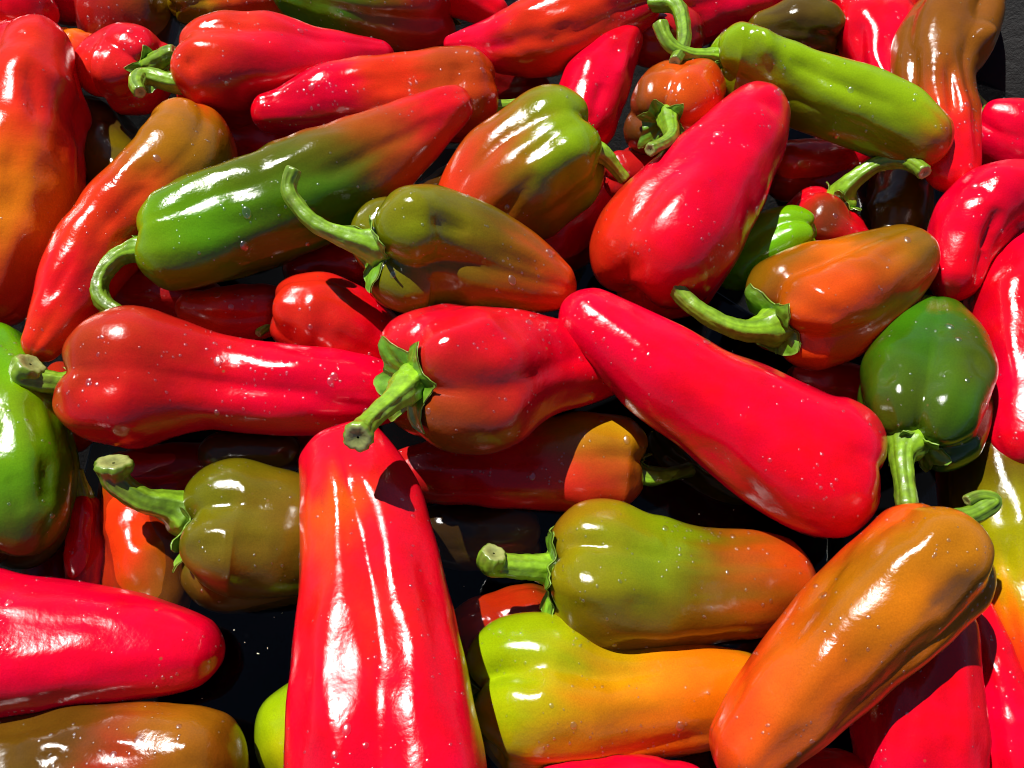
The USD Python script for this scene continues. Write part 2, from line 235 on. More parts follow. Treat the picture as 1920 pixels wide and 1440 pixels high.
('red_pepper', 'deep red shaded pepper in the very corner at upper left', (3, 0.0, 0.1), 0.9, [[-3287, 4493, 245, 197], [-3149, 4469, 245, 236], [-2999, 4397, 246, 202], [-2849, 4257, 246, 116]], None, 0, 'R', [], 1, []),
('orange_pepper', 'orange red pepper with a round white glint above the tall left pepper', (3, 0.0, 0.1), 0.9, [[-3265, 4147, 223, 115], [-3091, 4106, 228, 140], [-2888, 4069, 233, 152], [-2704, 3976, 237, 113], [-2582, 3864, 241, 56]], None, 0, 'OR', [(-2791, 3979, 365, 'OR', 1)], 1, []),
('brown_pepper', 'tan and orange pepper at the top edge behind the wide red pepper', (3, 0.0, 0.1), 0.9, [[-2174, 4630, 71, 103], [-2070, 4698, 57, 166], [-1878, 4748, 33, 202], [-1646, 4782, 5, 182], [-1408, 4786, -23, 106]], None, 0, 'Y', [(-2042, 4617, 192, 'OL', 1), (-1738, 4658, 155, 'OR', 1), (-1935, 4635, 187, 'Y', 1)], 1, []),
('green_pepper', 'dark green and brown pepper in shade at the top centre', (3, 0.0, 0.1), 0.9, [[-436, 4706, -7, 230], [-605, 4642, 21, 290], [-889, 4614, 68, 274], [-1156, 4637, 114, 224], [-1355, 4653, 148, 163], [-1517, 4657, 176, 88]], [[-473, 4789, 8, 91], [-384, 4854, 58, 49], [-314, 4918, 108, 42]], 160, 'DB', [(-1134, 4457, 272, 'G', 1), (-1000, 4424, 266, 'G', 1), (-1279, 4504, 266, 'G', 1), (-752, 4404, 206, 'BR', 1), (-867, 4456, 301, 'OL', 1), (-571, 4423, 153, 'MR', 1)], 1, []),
('red_pepper', 'small red pepper top behind the pointed red tip at top centre', (3, 0.0, 0.1), 0.9, [[-549, 4872, 182, 171], [-375, 4737, 149, 177], [-204, 4627, 118, 136], [-34, 4496, 85, 84]], None, 0, 'R', [], 0, []),
('red_pepper', 'long scarlet pepper crossing the top edge right of centre', (3, 0.0, 0.1), 0.9, [[683, 4549, 40, 144], [895, 4627, 37, 213], [1216, 4733, 32, 264], [1578, 4841, 27, 253], [1877, 4950, 23, 195], [2113, 5087, 20, 100]], None, 0, 'M', [(936, 4454, 115, 'R', 1)], 1, []),
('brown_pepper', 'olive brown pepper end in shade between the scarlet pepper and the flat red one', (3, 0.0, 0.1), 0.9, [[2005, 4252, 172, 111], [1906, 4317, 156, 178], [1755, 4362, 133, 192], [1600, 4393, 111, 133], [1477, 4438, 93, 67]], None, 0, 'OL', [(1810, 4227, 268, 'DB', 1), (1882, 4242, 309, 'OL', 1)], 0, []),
('red_pepper', 'broad flat red pepper left of the tall brown pepper at upper right', (3, 0.5, 0.14), 0.9, [[2410, 5097, 92, 213], [2337, 4758, 113, 268], [2266, 4387, 136, 259], [2243, 4038, 161, 212], [2261, 3709, 186, 142], [2257, 3443, 208, 66]], None, 0, 'R', [(2038, 4146, 292, 'R', 1), (2171, 4015, 336, 'M', 1), (2145, 3789, 306, 'M', 1)], 1, [[2041, 4217, 313, 2066, 3903, 220, 44, -35], [2167, 4048, 342, 2211, 3700, 306, 56, -19]]),
('red_pepper', 'rounded red pepper with a short dark stem near the tub wall', (3, 0.0, 0.1), 0.9, [[2693, 3602, 160, 142], [2780, 3543, 154, 190], [2927, 3456, 144, 232], [3119, 3356, 131, 182], [3286, 3288, 120, 90]], [[2718, 3658, 175, 43], [2680, 3711, 205, 31], [2654, 3764, 235, 25]], 68, 'M', [], 1, []),
('brown_pepper', 'red brown pepper facing the viewer with a star calyx and a hooked stem', (4, 0.4, 0.1), 0.9, [[801, 3284, 448, 198], [843, 3382, 394, 248], [922, 3557, 296, 263], [1029, 3785, 186, 231], [1145, 4042, 75, 150]], [[827, 3322, 463, 68], [822, 3208, 503, 50], [813, 3105, 543, 38], [758, 3018, 583, 32], [686, 2946, 623, 32]], 175, 'BR', [(868, 3364, 597, 'O', 1), (905, 3337, 592, 'OR', 1), (712, 3340, 516, 'DB', 1), (992, 3386, 594, 'OR', 1)], 1, []),
('red_pepper', 'short red pepper with a split green calyx at upper left', (4, 0.3, 0.1), 0.9, [[-2086, 3849, 294, 160], [-2153, 3890, 252, 237], [-2282, 3949, 210, 258], [-2416, 3957, 203, 196], [-2512, 3895, 204, 132], [-2566, 3858, 206, 63]], [[-2085, 3858, 309, 61], [-2016, 3856, 354, 52], [-1917, 3869, 399, 42]], 160, 'R', [(-2251, 3824, 415, 'M', 1), (-2300, 3772, 406, 'OR', 1)], 1, []),
('red_pepper', 'short red pepper with its rounded tip pointing up behind the bell pepper', (2, 0.25, 0.12), 0.9, [[371, 3451, 71, 170], [405, 3602, 105, 230], [478, 3823, 157, 227], [581, 4012, 205, 175], [676, 4148, 242, 121], [743, 4234, 266, 77]], None, 0, 'R', [(530, 3736, 359, 'M', 1)], 1, [[511, 3682, 352, 443, 3462, 281, 33, -27], [662, 3936, 345, 594, 3742, 348, 31, 18]]),
('red_pepper', 'long red pepper with a pointed tip and hooked stem at the top centre', (3, 0.0, 0.1), 0.9, [[841, 4371, 387, 127], [731, 4343, 365, 175], [541, 4297, 328, 210], [318, 4205, 282, 236], [96, 4165, 239, 211], [-97, 4170, 203, 148], [-260, 4204, 174, 91], [-418, 4218, 145, 39]], [[822, 4274, 402, 56], [919, 4226, 437, 50], [969, 4025, 472, 42], [941, 3789, 507, 38], [881, 3644, 542, 32]], 80, 'R', [(165, 4008, 370, 'OR', 1), (360, 4061, 451, 'OR', 1), (-255, 4166, 260, 'M', 1)], 1, [[-144, 4061, 275, 366, 4051, 437, 44, -19]]),
('red_pepper', 'wide red pepper with a curled green stem at upper left', (3, 0.35, 0.12), 0.9, [[-1877, 3789, 369, 229], [-1782, 3792, 347, 297], [-1622, 3821, 308, 324], [-1428, 3884, 262, 289], [-1200, 3964, 208, 227], [-965, 4067, 155, 154], [-721, 4171, 101, 79]], [[-1856, 3649, 384, 56], [-1952, 3650, 407, 50], [-2038, 3650, 429, 47], [-2049, 3574, 452, 44], [-2006, 3487, 474, 32]], 103, 'M', [(-1636, 3806, 578, 'OR', 1), (-1716, 3644, 568, 'OR', 1), (-1398, 3654, 458, 'M', 1), (-1523, 3549, 360, 'MR', 1)], 1, [[-1773, 3613, 544, -1688, 3597, 548, 43, -34], [-1519, 3554, 383, -1138, 3761, 267, 59, -15]]),
('red_pepper', 'long red pepper with its blunt tip at left, behind the green pepper tip', (3, 0.5, 0.06), 0.9, [[-110, 3808, 130, 208], [-236, 3791, 147, 264], [-497, 3739, 181, 249], [-798, 3681, 222, 233], [-1032, 3623, 255, 206], [-1229, 3549, 284, 150], [-1367, 3501, 305, 107], [-1450, 3481, 317, 77]], [[-94, 3708, 145, 44], [6, 3725, 145, 31], [94, 3759, 145, 28]], 62, 'R', [(-248, 3730, 379, 'OR', 1), (-275, 3743, 387, 'BR', 1), (-1048, 3522, 420, 'M', 1), (-654, 3707, 429, 'OR', 1)], 1, [[-281, 3782, 397, -329, 3602, 344, 48, -18], [-1345, 3505, 398, -1083, 3553, 439, 58, -12]]),
('red_pepper', 'brownish red pepper end with a round shoulder left of the star calyx', (3, 0.2, 0.1), 0.9, [[-1178, 2256, 251, 138], [-1104, 2255, 228, 181], [-965, 2241, 184, 220], [-809, 2191, 133, 216], [-649, 2119, 79, 162], [-516, 2065, 36, 81]], None, 0, 'R', [(-1092, 2192, 375, 'WN', 1), (-1061, 2133, 352, 'WN', 1), (-1076, 2216, 382, 'OR', 1)], 1, []),
('brown_pepper', 'small red and brown pepper under an arching thick green stem', (4, 0.0, 0.07), 0.9, [[1808, 3010, 130, 135], [1782, 2986, 100, 229], [1751, 2930, 40, 272], [1728, 2852, -40, 220], [1705, 2756, -110, 105]], [[1803, 3031, 145, 88], [1809, 3048, 205, 67], [1857, 3078, 265, 46], [1968, 3122, 325, 43], [2072, 3079, 385, 42], [2115, 2959, 445, 36]], 170, 'R', [(1650, 2801, 259, 'DB', 0.5), (1650, 2801, 259, 'BD', 0.5), (1690, 2782, 246, 'R', 1), (1811, 2774, 217, 'R', 1), (1588, 2920, 240, 'R', 1)], 1, []),
('green_pepper', 'bright green pepper end peeping out beside the small red brown pepper', (4, 0.5, 0.1), 0.9, [[1575, 2728, 249, 111], [1490, 2741, 205, 152], [1365, 2727, 140, 165], [1232, 2661, 67, 155], [1122, 2562, -5, 104]], None, 0, 'VG', [(1443, 2660, 320, 'YG', 1), (1443, 2660, 320, 'VG', 1), (1380, 2640, 294, 'VG', 1)], 1, []),
('red_pepper', 'red pepper with a yellow brown stem end in the water at the centre', (3, 0.35, 0.1), 0.9, [[630, 1535, -20, 150], [546, 1547, -21, 239], [364, 1547, -22, 252], [104, 1526, -24, 228], [-155, 1510, -26, 197], [-414, 1494, -28, 160], [-620, 1484, -30, 103]], [[629, 1474, -5, 51], [762, 1482, -25, 36], [872, 1517, -45, 31]], 73, 'MR', [(399, 1570, 222, 'Y', 1), (512, 1530, 215, 'Y', 1), (362, 1432, 190, 'OL', 1), (506, 1420, 177, 'OL', 1), (324, 1347, 160, 'R', 1), (485, 1351, 134, 'R', 1), (366, 1371, 170, 'R', 1), (1, 1385, 147, 'R', 1)], 1, []),
('olive_pepper', 'olive brown pepper with a long dark stem beside the big upright red pepper', (4, 0.35, 0.13), 0.9, [[-1462, 1145, 120, 229], [-1392, 1152, 96, 320], [-1262, 1161, 49, 358], [-1085, 1160, 20, 330], [-894, 1159, -10, 268], [-699, 1155, -40, 175]], [[-1490, 1235, 135, 97], [-1542, 1250, 179, 72], [-1606, 1253, 223, 57], [-1689, 1282, 267, 54], [-1749, 1338, 311, 59], [-1749, 1381, 355, 75]], 202, 'OD', [(-1239, 1263, 330, 'OD', 1), (-1150, 1276, 330, 'OL', 1), (-1200, 963, 371, 'BR', 1), (-1163, 912, 324, 'DB', 1), (-1045, 959, 294, 'DB', 1), (-1360, 922, 201, 'DB', 1), (-1234, 1117, 367, 'YG', 1), (-1245, 969, 370, 'OD', 1), (-1200, 875, 279, 'BR', 1), (-1305, 1006, 373, 'OD', 1), (-1037, 1090, 339, 'BR', 1)], 1, [[-1367, 983, 326, -1198, 1023, 388, 36, -31], [-1198, 1023, 388, -1028, 1035, 327, 40, -16]]),
('yellow_green_pepper', 'yellow green pepper with two rounded lobes turning orange at the tip', (4, 0.35, 0.12), 0.9, [[-141, 455, -6, 239], [-34, 470, -5, 324], [125, 451, -4, 342], [317, 416, -3, 286], [545, 433, -1, 232], [774, 459, 0, 214], [984, 497, 2, 165], [1124, 524, 2, 92]], [[-136, 453, 9, 45], [-182, 438, -6, 36], [-223, 422, -21, 32]], 191, 'Y', [(-17, 612, 258, 'YG', 1), (97, 611, 277, 'YL', 1), (20, 414, 318, 'YG', 1), (-60, 490, 257, 'YG', 1), (174, 411, 329, 'YL', 1), (107, 315, 305, 'Y', 1), (357, 371, 263, 'O', 1), (631, 372, 202, 'O', 1), (246, 265, 238, 'O', 1), (458, 510, 198, 'YL', 1), (658, 330, 174, 'OR', 1), (764, 405, 204, 'O', 1), (160, 228, 223, 'O', 1)], 1, [[-98, 535, 201, 120, 479, 323, 44, -39], [186, 563, 278, 461, 479, 218, 52, -13], [-33, 269, 252, 274, 266, 230, 50, -10]]),
('yellow_green_pepper', 'yellow green pepper fading to orange red at the right edge of the picture', (3, 0.2, 0.12), 0.9, [[2327, 1763, -20, 160], [2323, 1531, -9, 254], [2291, 1179, 9, 268], [2262, 928, 22, 223], [2242, 692, 36, 177], [2219, 470, 49, 124], [2199, 302, 60, 66]], None, 0, 'OR', [(2122, 1224, 228, 'OL', 1), (2155, 1357, 235, 'OD', 1), (2193, 1163, 285, 'YL', 1), (2131, 1083, 237, 'YL', 1), (2187, 963, 244, 'YL', 1), (2121, 824, 197, 'O', 1), (2126, 657, 182, 'OR', 1), (2137, 458, 137, 'R', 1)], 1, [[2166, 1275, 253, 2137, 908, 209, 38, -17]]),
('red_pepper', 'narrow red pepper slice in the lower right corner', (3, 0.0, 0.1), 0.9, [[2003, -11, 84, 94], [2017, 141, 94, 128], [2019, 339, 108, 135], [2016, 546, 121, 112], [2009, 719, 132, 82], [2011, 853, 140, 51]], None, 0, 'R', [(1957, 346, 221, 'M', 1)], 1, []),
('red_pepper', 'glossy red pepper under the orange brown pepper, bottom right', (3, 0.5, 0.1), 0.9, [[1619, -67, 46, 168], [1624, 46, 66, 244], [1633, 219, 98, 272], [1659, 398, 129, 263], [1704, 562, 157, 235], [1778, 730, 185, 185], [1843, 860, 207, 114]], None, 0, 'M', [(1599, 565, 364, 'R', 1), (1711, 485, 389, 'R', 1)], 1, [[1609, 622, 354, 1487, 221, 327, 30, -13], [1716, 501, 389, 1657, 215, 359, 29, -12]]),
('red_pepper', 'red pepper edge along the bottom border below the orange tip', (3, 0.0, 0.1), 0.9, [[944, 86, -42, 110], [1067, 105, 0, 148], [1245, 123, 62, 142], [1393, 102, 118, 106], [1494, 63, 161, 52]], None, 0, 'R', [], 0, []),
('red_pepper', 'red pepper edge along the bottom border below the yellow green pepper', (3, 0.0, 0.1), 0.9, [[41, 26, 168, 103], [209, 63, 134, 138], [424, 93, 92, 132], [645, 107, 51, 112], [821, 85, 17, 54]], None, 0, 'M', [], 0, []),
('red_pepper', 'large red pepper with rounded tip at lower right edge beside the dark green pepper', (3, 0.4, 0.1), 0.9, [[2878, 2834, 80, 204], [2743, 2605, 107, 283], [2604, 2318, 142, 284], [2513, 2049, 176, 253], [2432, 1798, 210, 203], [2350, 1591, 240, 163], [2278, 1422, 265, 101]], None, 0, 'M', [(2365, 2224, 384, 'R', 1), (2287, 1778, 366, 'M', 1), (2281, 1492, 363, 'R', 1)], 1, []),
('green_pepper', 'dark green pepper standing stem down at the right', (4, 0.25, 0.14), 0.9, [[1791, 1469, 363, 189], [1841, 1570, 346, 283], [1926, 1749, 280, 323], [2005, 1944, 232, 278], [2075, 2134, 187, 212], [2138, 2312, 126, 137]], [[1736, 1465, 378, 85], [1701, 1416, 405, 56], [1672, 1307, 431, 43], [1647, 1155, 458, 42]], 175, 'DG', [(1742, 1740, 536, 'OD', 1), (1731, 1628, 540, 'OD', 1), (1745, 1582, 523, 'OD', 1), (1991, 1890, 542, 'DG', 1), (1782, 1857, 512, 'DG', 1), (1635, 1568, 461, 'DG', 1), (1635, 1664, 499, 'DG', 1), (1854, 1517, 570, 'DG', 1), (1690, 1545, 495, 'DB', 1), (1703, 1868, 487, 'DG', 1), (1906, 1606, 590, 'G', 1), (2020, 1720, 566, 'OD', 1), (2065, 1808, 547, 'OD', 0.8), (1832, 1918, 499, 'G', 1), (1803, 1573, 562, 'DG', 1), (1906, 1606, 590, 'DG', 1)], 1, [[1649, 1532, 448, 1683, 1797, 503, 33, -33], [1847, 1441, 509, 1880, 1743, 554, 32, -27], [2057, 1851, 549, 2039, 1708, 558, 33, -12]]),
('red_pepper', 'folded red pepper with a pinched crease at the right edge', (2, 0.1, 0.14), 0.8, [[2819, 2863, 402, 164], [2664, 2836, 371, 209], [2512, 2826, 341, 232], [2370, 2729, 311, 225], [2276, 2566, 281, 179], [2229, 2420, 256, 151], [2208, 2320, 238, 107]], None, 0, 'M', [(2211, 2659, 480, 'M', 1), (2264, 2494, 439, 'R', 1)], 1, [[2379, 2660, 537, 2327, 2493, 409, 31, -36], [2327, 2493, 409, 2292, 2348, 322, 32, -24], [2238, 2753, 506, 2363, 2784, 567, 53, -13]]),
('brown_pepper', 'tall brown pepper turning red downwards beside the tub wall', (4, 0.3, 0.13), 0.9, [[2734, 4493, 358, 193], [2640, 4265, 354, 240], [2499, 4012, 349, 254], [2389, 3762, 344, 218], [2363, 3545, 340, 202], [2358, 3323, 335, 174], [2346, 3102, 331, 142], [2339, 2946, 327, 73]], None, 0, 'BR', [(2417, 3895, 575, 'BR', 1), (2323, 3792, 551, 'BR', 1), (2256, 3598, 507, 'BR', 1), (2348, 3591, 539, 'BR', 1), (2297, 3500, 523, 'OR', 1), (2284, 3377, 506, 'OR', 1), (2215, 3568, 455, 'BR', 1), (2327, 3194, 473, 'R', 1), (2333, 3009, 431, 'R', 1)], 1, [[2369, 3652, 545, 2330, 3315, 497, 40, -40], [2616, 3895, 521, 2600, 3872, 517, 65, 65], [2242, 3816, 488, 2175, 3505, 402, 36, -24], [2267, 3438, 508, 2291, 3104, 456, 34, 14]]),
('green_pepper', 'bright green pepper with a thin bent stem at upper right', (3, 0.1, 0.14), 0.9, [[1137, 3727, 453, 154], [1235, 3730, 453, 225], [1380, 3668, 454, 217], [1570, 3566, 455, 201], [1781, 3451, 456, 210], [1985, 3323, 458, 201], [2139, 3184, 459, 162], [2251, 3067, 460, 105]], [[1137, 3751, 468, 50], [970, 3727, 508, 38], [861, 3760, 548, 38], [812, 3870, 588, 38]], 65, 'YG', [(1351, 3601, 665, 'YG', 1), (1553, 3465, 634, 'YG', 1), (1687, 3361, 615, 'YG', 1), (1430, 3540, 653, 'YG', 1), (1867, 3259, 612, 'YG', 1), (2017, 3168, 605, 'YG', 1), (1237, 3654, 669, 'YG', 1), (1811, 3340, 642, 'YG', 1), (1937, 3211, 608, 'YG', 1), (1292, 3548, 568, 'OL', 1), (1534, 3377, 470, 'OL', 1), (1799, 3234, 535, 'OL', 1), (2043, 3162, 610, 'YG', 1), (2119, 3071, 559, 'BR', 1), (2178, 3059, 548, 'OR', 1), (2015, 3101, 508, 'OL', 1)], 1, [[1324, 3654, 684, 1351, 3601, 665, 50, 45], [1452, 3530, 651, 1893, 3260, 618, 36, -20], [1546, 3502, 652, 1587, 3479, 654, 67, -19]]),
('red_pepper', 'tall orange red pepper with yellow flush along the left edge', (3, 0.6, 0.12), 0.9, [[-2725, 4016, 406, 165], [-2715, 3814, 384, 265], [-2687, 3469, 345, 318], [-2658, 3092, 300, 343], [-2644, 2769, 259, 312], [-2647, 2507, 224, 263], [-2651, 2300, 195, 178], [-2658, 2200, 181, 96]], None, 0, 'R', [(-2527, 3090, 600, 'OR', 1), (-2545, 2911, 579, 'O', 1), (-2552, 2701, 516, 'YO', 1), (-2492, 2598, 470, 'YO', 1), (-2524, 2772, 532, 'YO', 1), (-2458, 2850, 511, 'OR', 1), (-2427, 3326, 491, 'R', 1), (-2443, 2503, 382, 'R', 1), (-2557, 3407, 626, 'OR', 1)], 1, [[-2540, 3549, 641, -2448, 3209, 552, 34, -28], [-2525, 3055, 596, -2449, 2636, 453, 54, -13]]),
('green_pepper', 'light green and brown pepper at the left edge', (3, 0.45, 0.14), 0.9, [[-2219, 1023, 117, 202], [-2270, 1175, 141, 283], [-2326, 1380, 173, 308], [-2389, 1631, 210, 269], [-2483, 1893, 247, 219], [-2585, 2139, 281, 145]], None, 0, 'G', [(-2304, 1737, 429, 'VG', 1), (-2200, 1525, 421, 'YG', 1), (-2225, 1652, 414, 'YG', 1), (-2126, 1379, 410, 'VG', 1), (-2135, 1298, 402, 'VG', 1), (-2074, 1338, 369, 'G', 1), (-2174, 1150, 377, 'DG', 1), (-2101, 1513, 374, 'OL', 1), (-2116, 1048, 277, 'DB', 1), (-2146, 1087, 329, 'DB', 1), (-2178, 1039, 289, 'DB', 1), (-2035, 1117, 232, 'DB', 1), (-2018, 1235, 278, 'OL', 1), (-2076, 1188, 340, 'G', 1)], 1, [[-2182, 1694, 377, -2030, 1228, 298, 36, -31], [-2163, 1309, 411, -2093, 1162, 343, 41, -18]]),
('orange_red_pepper', 'curved orange red pepper with a brown knob at its stem end', (3, 0.2, 0.08), 0.9, [[-1820, 3455, 303, 148], [-1750, 3273, 307, 244], [-1784, 3053, 311, 278], [-1945, 2820, 318, 238], [-2069, 2601, 325, 211], [-2141, 2338, 331, 173], [-2198, 2099, 338, 123], [-2257, 1922, 343, 70]], None, 0, 'OR', [(-1729, 3081, 580, 'TN', 1), (-1627, 2996, 498, 'OL', 1), (-1759, 2936, 561, 'OL', 1), (-1740, 3007, 568, 'TN', 1), (-1917, 2733, 546, 'OR', 1), (-2000, 2608, 512, 'OR', 1), (-1831, 2743, 503, 'OR', 1), (-2017, 2520, 507, 'OR', 1), (-2141, 2225, 489, 'R', 1), (-2207, 2042, 446, 'OR', 1), (-1806, 2844, 547, 'TN', 1)], 1, [[-1856, 2842, 564, -1785, 2869, 549, 42, -21], [-2087, 2378, 515, -2158, 2163, 477, 30, -13], [-1721, 2819, 486, -1609, 2936, 453, 54, -13]]),
('bell_pepper', 'squat brown and green bell pepper with grooves, top centre', (4, 0.45, 0.11), 0.9, [[422, 3212, 445, 202], [352, 3192, 426, 299], [197, 3122, 382, 344], [28, 3011, 331, 344], [-118, 2890, 283, 298], [-224, 2774, 243, 224], [-307, 2663, 208, 134]], [[443, 3088, 460, 50], [525, 3048, 400, 36], [590, 3003, 340, 31]], 71, 'BR', [(252, 3088, 679, 'OL', 1), (17, 3006, 622, 'BR', 1), (-97, 2890, 580, 'OR', 1), (-207, 2789, 498, 'OR', 1), (292, 2916, 665, 'VG', 1), (305, 2994, 681, 'YG', 1), (282, 2911, 662, 'YG', 1), (134, 2860, 628, 'YG', 1), (245, 2924, 666, 'YG', 1), (342, 2953, 664, 'YG', 1), (61, 2845, 613, 'OL', 1), (-45, 2809, 567, 'DB', 1), (112, 2792, 574, 'OL', 1), (-22, 2726, 498, 'DB', 1), (-100, 2744, 510, 'OR', 1), (250, 2824, 541, 'BR', 1), (368, 2981, 651, 'YG', 1), (143, 2734, 449, 'BR', 1)], 1, [[329, 3075, 667, 44, 2866, 619, 34, -26], [129, 2827, 606, -74, 2687, 437, 37, -21], [377, 2903, 606, 221, 2778, 476, 37, -18]]),
('red_pepper', 'big red pepper tapering to the upper right, behind the diagonal one', (3, 0.35, 0.09), 0.9, [[619, 2349, 218, 242], [688, 2462, 247, 336], [779, 2583, 281, 376], [906, 2736, 324, 351], [1056, 2933, 376, 308], [1207, 3171, 434, 241], [1316, 3335, 473, 187], [1409, 3444, 502, 120]], None, 0, 'R', [(899, 2756, 685, 'M', 1), (1188, 3096, 682, 'M', 1), (660, 2361, 563, 'R', 1), (486, 2494, 481, 'OR', 1), (801, 2436, 647, 'M', 1), (964, 2351, 482, 'R', 1)], 1, [[1167, 2795, 622, 1051, 2412, 223, 57, -16], [539, 2375, 306, 601, 2364, 512, 53, -42], [1138, 3012, 677, 707, 2375, 595, 68, -13], [1279, 3212, 671, 1309, 3195, 658, 38, -16]]),
('orange_pepper', 'orange pepper with olive patches, a dark calyx and a curved stem', (4, 0.15, 0.15), 0.9, [[1280, 2146, 280, 213], [1376, 2200, 271, 299], [1530, 2266, 274, 311], [1697, 2348, 292, 276], [1864, 2446, 322, 229], [1991, 2522, 343, 176], [2084, 2578, 342, 102]], [[1267, 2122, 295, 93], [1194, 2095, 315, 67], [1118, 2080, 335, 51], [994, 2110, 355, 46], [875, 2187, 375, 44], [798, 2275, 395, 44], [777, 2317, 415, 49]], 239, 'OO', [(1283, 2301, 441, 'OL', 1), (1356, 2191, 528, 'OL', 1), (1198, 2267, 360, 'OL', 1), (1462, 2214, 566, 'OR', 1), (1577, 2315, 552, 'O', 1), (1703, 2305, 566, 'OD', 0.6), (1679, 2233, 572, 'OD', 0.6), (1863, 2408, 544, 'OL', 1), (1798, 2258, 549, 'TN', 1), (1454, 2100, 559, 'OO', 1), (1577, 2146, 574, 'OO', 1), (1391, 2087, 521, 'OO', 1), (1485, 2029, 491, 'OR', 1), (1410, 2008, 340, 'OR', 1), (1637, 2130, 541, 'OR', 1), (1508, 1939, 296, 'OR', 1), (1750, 2201, 537, 'OR', 1)], 1, [[1285, 2184, 460, 1506, 2051, 516, 40, -28], [1411, 1991, 327, 1496, 2023, 386, 33, -20], [1739, 2327, 563, 1863, 2408, 544, 35, -15], [1599, 2301, 558, 1692, 2326, 563, 45, 12]]),
('green_pepper', 'large dark green pepper with a red tip and thin curved stem at left', (3, 0.5, 0.08), 0.9, [[-1809, 2500, 423, 168], [-1703, 2516, 418, 242], [-1491, 2620, 409, 277], [-1245, 2748, 399, 276], [-993, 2909, 388, 273], [-733, 3105, 377, 237], [-519, 3308, 367, 184], [-352, 3469, 360, 129], [-237, 3569, 356, 77]], [[-1819, 2476, 438, 63], [-1887, 2468, 422, 50], [-1961, 2416, 406, 47], [-2004, 2321, 390, 47], [-1974, 2221, 374, 41], [-1892, 2168, 358, 33]], 79, 'G', [(-1667, 2385, 590, 'YG', 1), (-1499, 2463, 607, 'G', 1), (-1207, 2625, 625, 'DG', 1), (-923, 2761, 589, 'DG', 1), (-743, 2905, 565, 'DG', 1), (-1590, 2314, 514, 'OL', 1), (-1321, 2433, 510, 'DG', 1), (-1148, 2496, 418, 'OL', 1), (-970, 2611, 454, 'DG', 1), (-782, 2755, 488, 'DG', 1), (-641, 3088, 573, 'DG', 1), (-577, 3073, 530, 'BR', 1), (-501, 3216, 535, 'R', 1), (-357, 3385, 486, 'R', 1), (-596, 2974, 493, 'OR', 1), (-1198, 2770, 646, 'OL', 1), (-967, 2894, 649, 'OL', 1), (-876, 2960, 637, 'BR', 1), (-1064, 2693, 601, 'G', 1), (-1385, 2562, 629, 'VG', 1), (-1528, 2428, 599, 'VG', 1), (-844, 2914, 607, 'DG', 1), (-1430, 2649, 642, 'OL', 1), (-713, 3115, 603, 'OR', 1)], 1, [[-923, 2761, 589, -412, 3283, 501, 42, -23], [-1628, 2430, 606, -1140, 2667, 615, 65, -10], [-1314, 2413, 447, -741, 2760, 401, 52, -13]]),
('olive_pepper', 'olive pepper with deep lobes and a long curved stem left of the big red one', (3, 0.05, 0.2), 0.9, [[-648, 2366, 589, 259], [-584, 2395, 557, 327], [-448, 2447, 503, 313], [-258, 2441, 460, 276], [-65, 2389, 426, 248], [104, 2335, 397, 192], [228, 2300, 375, 130], [311, 2279, 361, 73]], [[-631, 2373, 604, 94], [-690, 2370, 638, 64], [-784, 2384, 671, 47], [-899, 2426, 704, 39], [-986, 2506, 738, 37], [-1027, 2587, 771, 37], [-1005, 2653, 804, 37]], 209, 'OL', [(-467, 2417, 877, 'OL', 1), (-423, 2374, 868, 'BR', 1), (-436, 2318, 839, 'YG', 1), (-346, 2287, 759, 'OL', 1), (-204, 2360, 724, 'OL', 1), (-38, 2325, 650, 'OL', 1), (46, 2320, 620, 'OL', 1), (-33, 2222, 558, 'OL', 1), (-185, 2217, 574, 'OL', 1), (163, 2320, 559, 'OR', 1), (190, 2253, 511, 'OR', 1), (-389, 2187, 594, 'OL', 1), (-185, 2217, 574, 'BR', 1), (-557, 2155, 571, 'OL', 1), (-455, 2261, 777, 'YG', 1), (-63, 2272, 601, 'OL', 1), (-293, 2205, 564, 'BR', 1)], 1, [[-479, 2358, 853, -183, 2379, 724, 37, -30], [-535, 2178, 598, -240, 2199, 553, 39, -27], [-91, 2320, 658, 150, 2281, 551, 34, -12]]),
('green_pepper', 'olive green pepper with a pale cut stem, floating below the centre', (4, 0.3, 0.09), 0.9, [[176, 956, 127, 216], [263, 950, 123, 301], [418, 933, 115, 319], [610, 912, 105, 282], [824, 915, 94, 257], [1040, 927, 83, 232], [1235, 948, 74, 181], [1347, 969, 68, 110]], [[206, 969, 142, 108], [151, 966, 178, 65], [81, 964, 214, 55], [-23, 961, 250, 52], [-86, 968, 286, 57], [-79, 990, 322, 54]], 244, 'OL', [(355, 1058, 382, 'Y', 1), (318, 1111, 373, 'BR', 1), (447, 954, 396, 'G', 1), (418, 884, 413, 'G', 1), (581, 892, 375, 'G', 1), (703, 866, 360, 'OL', 1), (309, 794, 401, 'BR', 1), (394, 725, 344, 'BR', 1), (609, 724, 309, 'BR', 1), (919, 952, 290, 'OL', 1), (1043, 908, 298, 'BR', 1), (1141, 934, 287, 'OR', 1), (826, 771, 277, 'BR', 1), (554, 1030, 363, 'YG', 1), (274, 1079, 362, 'BR', 1), (701, 764, 323, 'BR', 1), (378, 744, 365, 'BR', 1), (468, 803, 394, 'OL', 1), (299, 900, 406, 'YG', 1)], 1, [[224, 1059, 320, 391, 1005, 380, 32, -20], [246, 779, 345, 570, 780, 356, 35, -17], [629, 1043, 348, 738, 1032, 324, 58, -16], [579, 869, 379, 1004, 871, 290, 48, -9]]),
